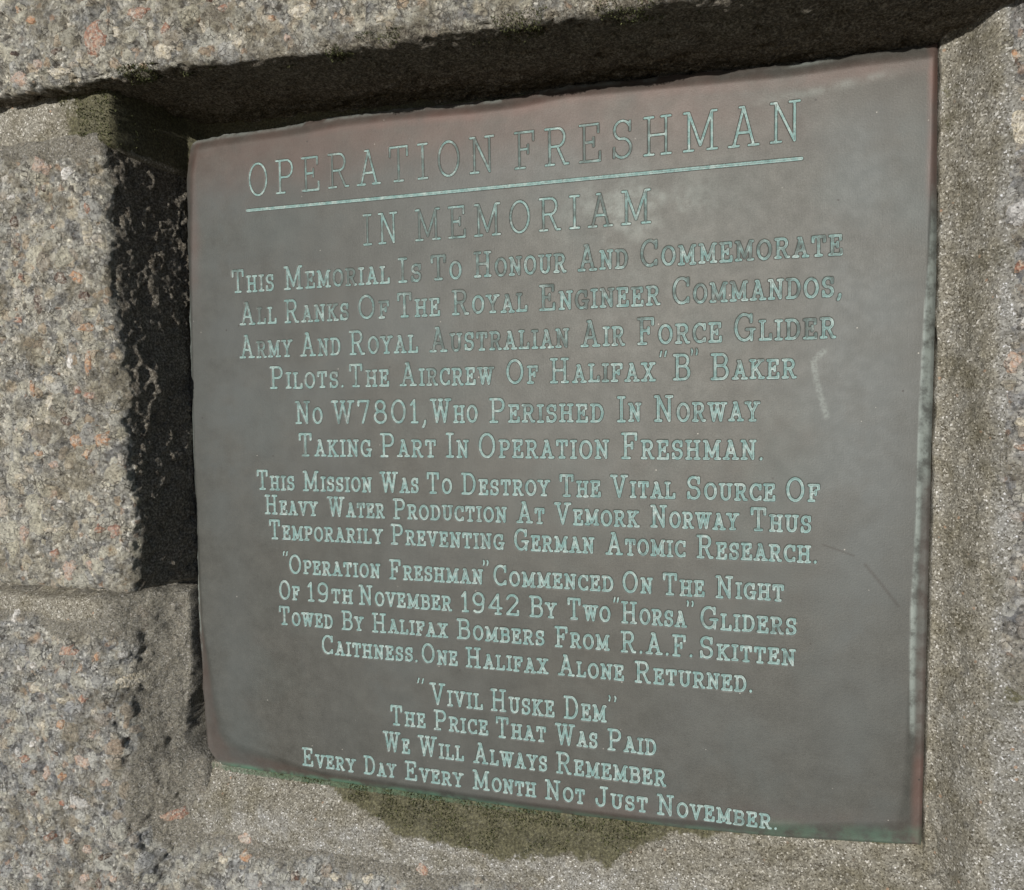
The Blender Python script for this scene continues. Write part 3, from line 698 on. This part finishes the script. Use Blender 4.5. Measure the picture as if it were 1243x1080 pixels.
for k, (a, b) in enumerate(mb):
    a = max(a, cur)
    if k: segs.append((mb[k - 1][1], a, .002))
    segs.append((a, b, FS))
segs.append((mb[-1][1], .252, .002)); segs.append((.252, .2685, .0010))
segs = [s for s in segs if s[1] - s[0] > 1e-6]
ys = spaced(*segs)
nx, ny = len(xs), len(ys)
D = np.full((ny, nx), 3.0); HW = .00122
LID = np.full((ny, nx), -1, dtype=np.int32); PAT = np.full((ny, nx), .5)
def stroke(pts, lid, hw, pat, foot=None):
    for (x0, y0), (x1, y1) in zip(pts[:-1], pts[1:]):
        m = hw * 2.6
        i0, i1 = np.searchsorted(xs, (min(x0, x1) - m, max(x0, x1) + m)); j0, j1 = np.searchsorted(ys, (min(y0, y1) - m, max(y0, y1) + m))
        if i1 <= i0 or j1 <= j0: continue
        gx, gy = xs[None, i0:i1], ys[j0:j1, None]
        vx, vy = x1 - x0, y1 - y0; L2 = vx * vx + vy * vy + 1e-12
        t = np.clip(((gx - x0) * vx + (gy - y0) * vy) / L2, 0, 1)
        d = np.hypot(gx - x0 - t * vx, gy - y0 - t * vy) / hw
        # the heading's uprights get less verdigris colour, which also paints the shade in them
        hz = abs(vx) / (math.hypot(vx, vy) + 1e-9)
        pv = pat + (.28 * (hz - .45) if lid in (0, 1) else .0)
        if foot is not None and 2 <= lid <= 6: pv += (.22 * (hz > .8) * (abs(y0 - foot) < .0015)) - .07
        sub = D[j0:j1, i0:i1]; mk = d < sub
        sub[mk] = d[mk]; LID[j0:j1, i0:i1][mk] = lid; PAT[j0:j1, i0:i1][mk] = pv
rj = random.Random(3)
for lid, (b, a, h, sc, words) in enumerate(LINES):
    hw = .00078 if not sc else .00092 if lid < 6 else .00096
    hc = h - 1.5 * hw
    for wd, x0, x1 in words:
        q = wd in '\u201c\u201d'
        hwq = hw * (.62 if q else 1.0)
        adv = []; X = 0
        allbig = (not sc) or wd[0] in '0123456789' and wd != '19TH' or wd in ('R.A.F.', 'W7801,') or q
        for k, ch in enumerate(wd):
            big = allbig or k == 0 or (wd == '19TH' and k < 2)
            s = 1.0 if big else .70
            sx = 1.0 if big else .70
            w = GL[ch][0] * sx
            gp = GAP * (1.25 if big else .95)
            if not sc: gp = .30
            adv.append((ch, X, s, sx)); X += w + (gp if k < len(wd) - 1 else 0)
        fx = (x1 - x0 - 2 * hw) / X
        wp = rj.uniform(-.06, .06)
        for ch, ax, s, sx in adv:
            dyj = rj.uniform(-1, 1) * .00022
            if not sc: base_p = .46 + rj.uniform(-.10, .16) + (.14 if ax > .6 * X and wd == 'FRESHMAN' else 0) + (.2 if wd[0:2] == 'OP' and ax < .3 * X else 0)
            else: base_p = .74 + rj.uniform(-.08, .10) - {2: .19, 3: .17, 4: .12, 5: .08, 6: .05}.get(lid, 0)
            for st in GL[ch][1]:
                stroke([(x0 + hw + fx * (ax + px * sx), b + a * x0 + hw * .75 + dyj + (py * s) * hc) for px, py in st], lid, hwq, base_p + wp, b + a * x0 + hw * .75 + dyj)
stroke([(-.2750, .2010), (-.20, .2007), (-.10, .2004), (.0, .2004), (.1749, .2001)], len(LINES), .00115, .86)

# ---- outline of the plate: the grid's rim follows these edges
X, Y = np.meshgrid(xs, ys)
YL = [-.2955, -.277, -.2275, -.151, -.046, .043, .152, .235, .2685]
XL = [-.3385, -.3390, -.3413, -.3425, -.3425, -.3422, -.3405, -.3395, -.3330]
XR_ = [.2570, .2580, .2588, .2598, .2612, .2600]; YR_ = [-.2955, -.20, -.1121, .001, .1169, .2675]
XB = [-.341, -.19, -.03, .093, .170, .257]; YB = [-.2955, -.2955, -.2955, -.2930, -.2888, -.2810]
XT = [-.341, -.30, -.235, -.185, -.133, -.07, -.032, .009, .05, .094, .166, .209, .26]
YT = [.2665, .2683, .2690, .2715, .2712, .2688, .2686, .2718, .2705, .2690, .2667, .2678, .2675]
tx = .20; 
wl_ = np.clip((TX0 - X) / (TX0 + .341), 0, 1); wr_ = np.clip((X - TX1) / (.2605 - TX1), 0, 1)
YS = np.interp(X, [.160, .180], [-.2885, -.262]); wb_ = np.clip((YS - Y) / (YS + .2955), 0, 1); wt_ = np.clip((Y - .245) / .0235, 0, 1)
edge_n = np.stack([X.ravel() * 0, Y.ravel(), X.ravel() * 0], -1)
ragy = (fbm(edge_n, .016, 4, 5, .6) * .0015).reshape(X.shape)
edge_m = np.stack([X.ravel(), X.ravel() * 0, X.ravel() * 0], -1)
ragx = (fbm(edge_m, .009, 4, 6, .7) * .0016).reshape(X.shape)
XX = X + wl_ * (np.interp(Y, YL, XL) + .341 + ragy) + wr_ * (np.interp(Y, YR_, XR_) - .2605)
YY = Y + wb_ * (np.interp(X, XB, YB) + .2955) + wt_ * (np.interp(X, XT, YT) - .2685 + ragx)
def round_corner(cx, cy, r, sx, sy):
    a = (XX - cx) * sx / r; b = (YY - cy) * sy / r
    m = (a > 0) & (b > 0)
    a2, b2 = np.clip(a, 0, 1), np.clip(b, 0, 1)
    na = a2 * np.sqrt(1 - b2 * b2 / 2); nb = b2 * np.sqrt(1 - a2 * a2 / 2)
    XX[m] = (cx + sx * r * na)[m]; YY[m] = (cy + sy * r * nb)[m]
round_corner(-.3385 + .026, -.2955 + .026, .026, -1, -1)
round_corner(-.3345 + .011, .2672 - .011, .011, -1, 1)
# ---- relief: dished rim, wavy field, engraving
el = XX - np.interp(YY, YL, XL); er = np.interp(YY, YR_, XR_) - XX
eb = YY - np.interp(XX, XB, YB); et = np.interp(XX, XT, YT) - YY
wl2 = np.interp(YY, [-.29, -.24, -.16, .0, .16, .26], [.030, .021, .007, .004, .006, .012])
wr2 = np.interp(YY, [-.29, -.24, -.12, .0, .1, .2, .26], [.022, .014, .011, .0095, .007, .004, .003])
wb2 = np.interp(XX, [-.34, -.30, -.22, .05, .16, .25], [.045, .026, .010, .007, .012, .020])
wt2 = .011
f = lambda e_, w_: 1 - sstep(0, 1, e_ / w_)
rim = 1 - (1 - f(el, wl2)) * (1 - f(er, wr2)) * (1 - f(eb, wb2)) * (1 - f(et, wt2))
P0 = np.stack([XX.ravel(), YY.ravel(), XX.ravel() * 0], -1)
ZZ = -.0032 * rim + (fbm(P0, .30, 2, 8) * .0009 + fbm(P0, .05, 2, 12) * .00003).reshape(X.shape) * (1 - rim)
ZZ += rim * (fbm(P0, .012, 3, 14) * .0005).reshape(X.shape)
ZZ += -.0009 * (1 - sstep(.45, 1.12, D))
lip = sstep(.0016, .0, np.minimum(np.minimum(el, er), np.minimum(eb, et)))
ZZ -= lip * .0012
# ---- stains
n2 = lambda w, s, o=3: (fbm(P0, w, o, s)).reshape(X.shape)
wav = n2(.08, 31) * .006
pw_ = np.interp(YY, [-.22, -.15, -.11, -.05, .03, .09, .15, .2], [.009, .0105, .011, .0092, .0085, .0075, .004, .003])
red = .8 * np.exp(-((et + wav - .014) / .008) ** 2) * np.interp(XX, [-.34, -.25, -.12, .05, .12, .26], [.5, .55, 1.0, .75, .75, .55])
red = np.maximum(red, .45 * sstep(.085, .03, et + wav * 2.5) * np.interp(XX, [-.34, -.3, .1, .2], [.3, 1, .8, .15]))
red = np.maximum(red, np.exp(-((el + wav * .4 - .009) / .006) ** 2) * .5 * sstep(.08, .17, YY))
red = np.maximum(red, sstep(.0095, .004, er + wav * .2) * np.maximum(sstep(.14, .19, YY), .85 * sstep(-.20, -.225, YY)))
red = np.maximum(red, .35 * sstep(.03, .0, eb + wav) * sstep(-.1, 0, XX))
red = np.maximum(red, .40 * sstep(.0, .5, rim) * sstep(-.10, -.22, XX) * sstep(-.05, -.15, YY))
red = np.maximum(red, .45 * sstep(pw_ * .8, pw_ * .5, er) * sstep(.0, -.05, YY))
pw = np.interp(YY, [-.22, -.15, -.11, -.05, .03, .09, .15, .2], [.009, .0105, .011, .0092, .0085, .0075, .004, .003]) + wav * .12
pale = np.maximum(sstep(pw + .0008, pw - .0006, er) * (.55 + .45 * sstep(.001, .004, er)) * sstep(-.215, -.19, YY) * sstep(.20, .12, YY) * (1 - .70 * sstep(.0, -.05, YY) * sstep(pw * .80, pw * .55, er)),
                  1.2 * sstep(.0042, .0022, el) * sstep(.15, .09, YY) * sstep(-.22, -.14, YY))
pale = np.maximum(pale, .55 * sstep(.005, .001, et) * sstep(-.1, .0, n2(.03, 33)))
pale = np.maximum(pale, .24 * np.exp(-((et + wav * .3 - .020 + (XX - .21) * .1) / .003) ** 2) * sstep(.13, .17, XX) * sstep(.25, .22, XX))
pale = np.maximum(pale, .35 * np.exp(-(((XX - .06) / .05) ** 2 + ((YY - .175) / .022) ** 2)) * sstep(-.15, .3, n2(.02, 34)))
blue = np.clip(.5 + n2(.12, 35) * 1.2, 0, 1) * .5 + .5 * np.exp(-((er - .045) / .03) ** 2) + .5 * np.exp(-((el - .035) / .03) ** 2)
blue = blue * sstep(.02, .06, et) * .8
green = np.exp(-((eb - .002) / .003) ** 2) * sstep(-.31, -.33, XX - .02) * 0 + sstep(.006, .001, eb) * np.interp(XX, [-.34, -.3, -.1, 0, .15, .25], [.2, 1, .9, .5, .5, .3])
green = np.maximum(green, .45 * sstep(.018, .006, eb) * sstep(.12, .16, XX))
def seg_mask(pts, wd):
    m = np.zeros(X.shape)
    for (x0, y0), (x1, y1) in zip(pts[:-1], pts[1:]):
        vx, vy = x1 - x0, y1 - y0
        t = np.clip(((XX - x0) * vx + (YY - y0) * vy) / (vx * vx + vy * vy), 0, 1)
        m = np.maximum(m, sstep(1.0, .3, np.hypot(XX - x0 - t * vx, YY - y0 - t * vy) / wd))
    return m
scratch = seg_mask([(.1905, .0665), (.1835, .0595), (.1858, .0450), (.1925, .0210)], .0030) * .8
dark = seg_mask([(.1905, -.0700), (.2000, -.0730), (.2110, -.0770)], .0010) * .7
dark = np.maximum(dark, seg_mask([(.2185, -.0830), (.2290, -.0960), (.2400, -.1110)], .0015) * .7)

outer = np.stack([XX, YY, ZZ], -1).reshape(-1, 3)
quads = grid_faces(ny, nx)
dq = D.ravel()[quads].min(1); lq = LID.ravel()[quads]; dl = D.ravel()[quads]
lid = np.take_along_axis(lq, dl.argmin(1)[:, None], 1)[:, 0]
lid = np.where(dq < 1.6, lid, -1)
attrs = {'inlay': D.ravel(), 'patina': PAT.ravel(), 'red': np.clip(red, 0, 1).ravel(), 'pale': pale.ravel(), 'blue': np.clip(blue, 0, 1).ravel(),
         'green': green.ravel(), 'scratch': scratch.ravel(), 'dark': dark.ravel()}
plaque = bpy.data.objects.new('memorial_plaque', None); scene.collection.objects.link(plaque); plaque.matrix_world = WALL
plaque['label'] = 'weathered bronze memorial plaque engraved OPERATION FRESHMAN, its lettering filled with pale green patina'
plaque['category'] = 'plaque'
def piece(name, sel, extra=None, label=None):
    q = quads[sel]; used, inv = np.unique(q, return_inverse=True)
    co = outer[used]; q2 = inv.reshape(q.shape); at = {k: v[used] for k, v in attrs.items()}
    if extra is not None:
        c2, f2 = extra
        # rim skirt: c2 = list of grid ids in order; drop them back to give the plate its thickness
        pos = {g: i for i, g in enumerate(used)}
        ids = np.array([pos[g] for g in c2]); n0 = len(co); m = len(ids)
        back = co[ids].copy(); back[:, 2] = -.013
        co = np.concatenate([co, co[ids] , back])
        k = np.arange(m); kn = (k + 1) % m
        q2 = np.concatenate([q2, np.stack([n0 + k, n0 + m + k, n0 + m + kn, n0 + kn], -1)])
        at = {kk: np.concatenate([v, v[ids], v[ids]]) for kk, v in at.items()}
    me = build_mesh(name, co, q2, BRONZE, attrs=at)
    o = link(name, me, plaque)
    if label: o['label'] = label
    return o
idg = np.arange(nx * ny).reshape(ny, nx)
ring = np.concatenate([idg[0, :], idg[1:, -1], idg[-1, -2::-1], idg[-2:0:-1, 0]])
piece('plate', lid == -1, (ring, None))
for k, ln in enumerate(LINES):
    txt = ' '.join(w[0] for w in ln[4])
    piece('engraved_line', lid == k, None, 'engraved words ' + txt if k > 1 else 'large engraved words ' + txt)
piece('engraved_underline', lid == len(LINES), None, 'engraved rule under the large heading')

# ------------------------------------------------------------------ moss on the ledge under the plaque and under the lintel
def moss_material():
    t = NT('moss')
    n = t.noise(300, 3, .6)
    c = t.ramp(n.outputs[0], [(.3, (.022, .030, .010)), (.5, (.055, .062, .020)), (.7, (.12, .12, .05))])
    t.put(t.b.inputs['Base Color'], c); t.b.inputs['Roughness'].default_value = .9
    return t.m
MOSS = moss_material()
def moss_patch(V, n, label, group=None, size=.0016, seed=1):
    """V: candidate points with (x, y, z) and outward direction; scatter small pointed leaves"""
    rg = np.random.default_rng(seed)
    ix = rg.integers(0, len(V), n); p = V[ix, :3] + rg.normal(0, .0006, (n, 3)); nm = V[ix, 3:6]
    dirn = nm + rg.normal(0, .75, (n, 3)); dirn /= np.linalg.norm(dirn, axis=1, keepdims=True)
    side = np.cross(dirn, rg.normal(0, 1, (n, 3))); side /= np.linalg.norm(side, axis=1, keepdims=True)
    ln = size * rg.uniform(.5, 1.4, (n, 1)); wd = ln * .32
    a = p - side * wd; b = p + side * wd; c = p + dirn * ln * .6 + side * wd * .6; d = p + dirn * ln
    co = np.stack([a, b, c, d], 1).reshape(-1, 3); q = np.arange(n * 4).reshape(n, 4)
    me = build_mesh('moss', co, q, MOSS, smooth=False)
    o = link('moss', me); o['label'] = label; o['category'] = 'moss'; o['kind'] = 'stuff'
    return o
mv = surface_lookup(mo); av = np.zeros(len(mv), dtype=np.float32); mo.data.attributes['grime_shade'].data.foreach_get('value', av)
nn = np.array([0, .55, .8])
sel = (av + fbm(mv.astype(float), .006, 3, 64) * .5 > .62) & (mv[:, 1] < -.28) & (mv[:, 1] > -.335) & (fbm(mv.astype(float), .012, 2, 61) > -.05)
V = np.concatenate([mv[sel], np.tile(nn, (sel.sum(), 1))], 1)
moss_patch(V, 14000, 'dark olive moss creeping along the mortar ledge under the bottom edge of the plaque', seed=2, size=.0015)
sel = (av + fbm(mv.astype(float), .008, 3, 65) * .7 > .68) & (mv[:, 1] > .232) & (mv[:, 1] < .30) & (mv[:, 0] > -.42) & (mv[:, 0] < -.345) & (mv[:, 2] > .0)
if sel.sum():
    V = np.concatenate([mv[sel], np.tile(np.array([.3, .2, .9]), (sel.sum(), 1))], 1)
    moss_patch(V, 1600, 'small dark moss tuft in the corner under the lintel at the upper left of the plaque', seed=3, size=.0016)
lv = surface_lookup(lintel); lf = np.interp(lv[:, 0], LFX, LFY)
sel = (lv[:, 2] > .076) & (lv[:, 1] < lf + .007) & (lv[:, 0] > -.32) & (lv[:, 0] < .12) & (fbm(lv.astype(float), .03, 2, 62) > .12)
V = np.concatenate([lv[sel], np.tile(np.array([0, -.5, .8]), (sel.sum(), 1))], 1)
moss_patch(V, 5000, 'thin yellow-green moss fringe along the lower front edge of the lintel stone', seed=4, size=.0013)
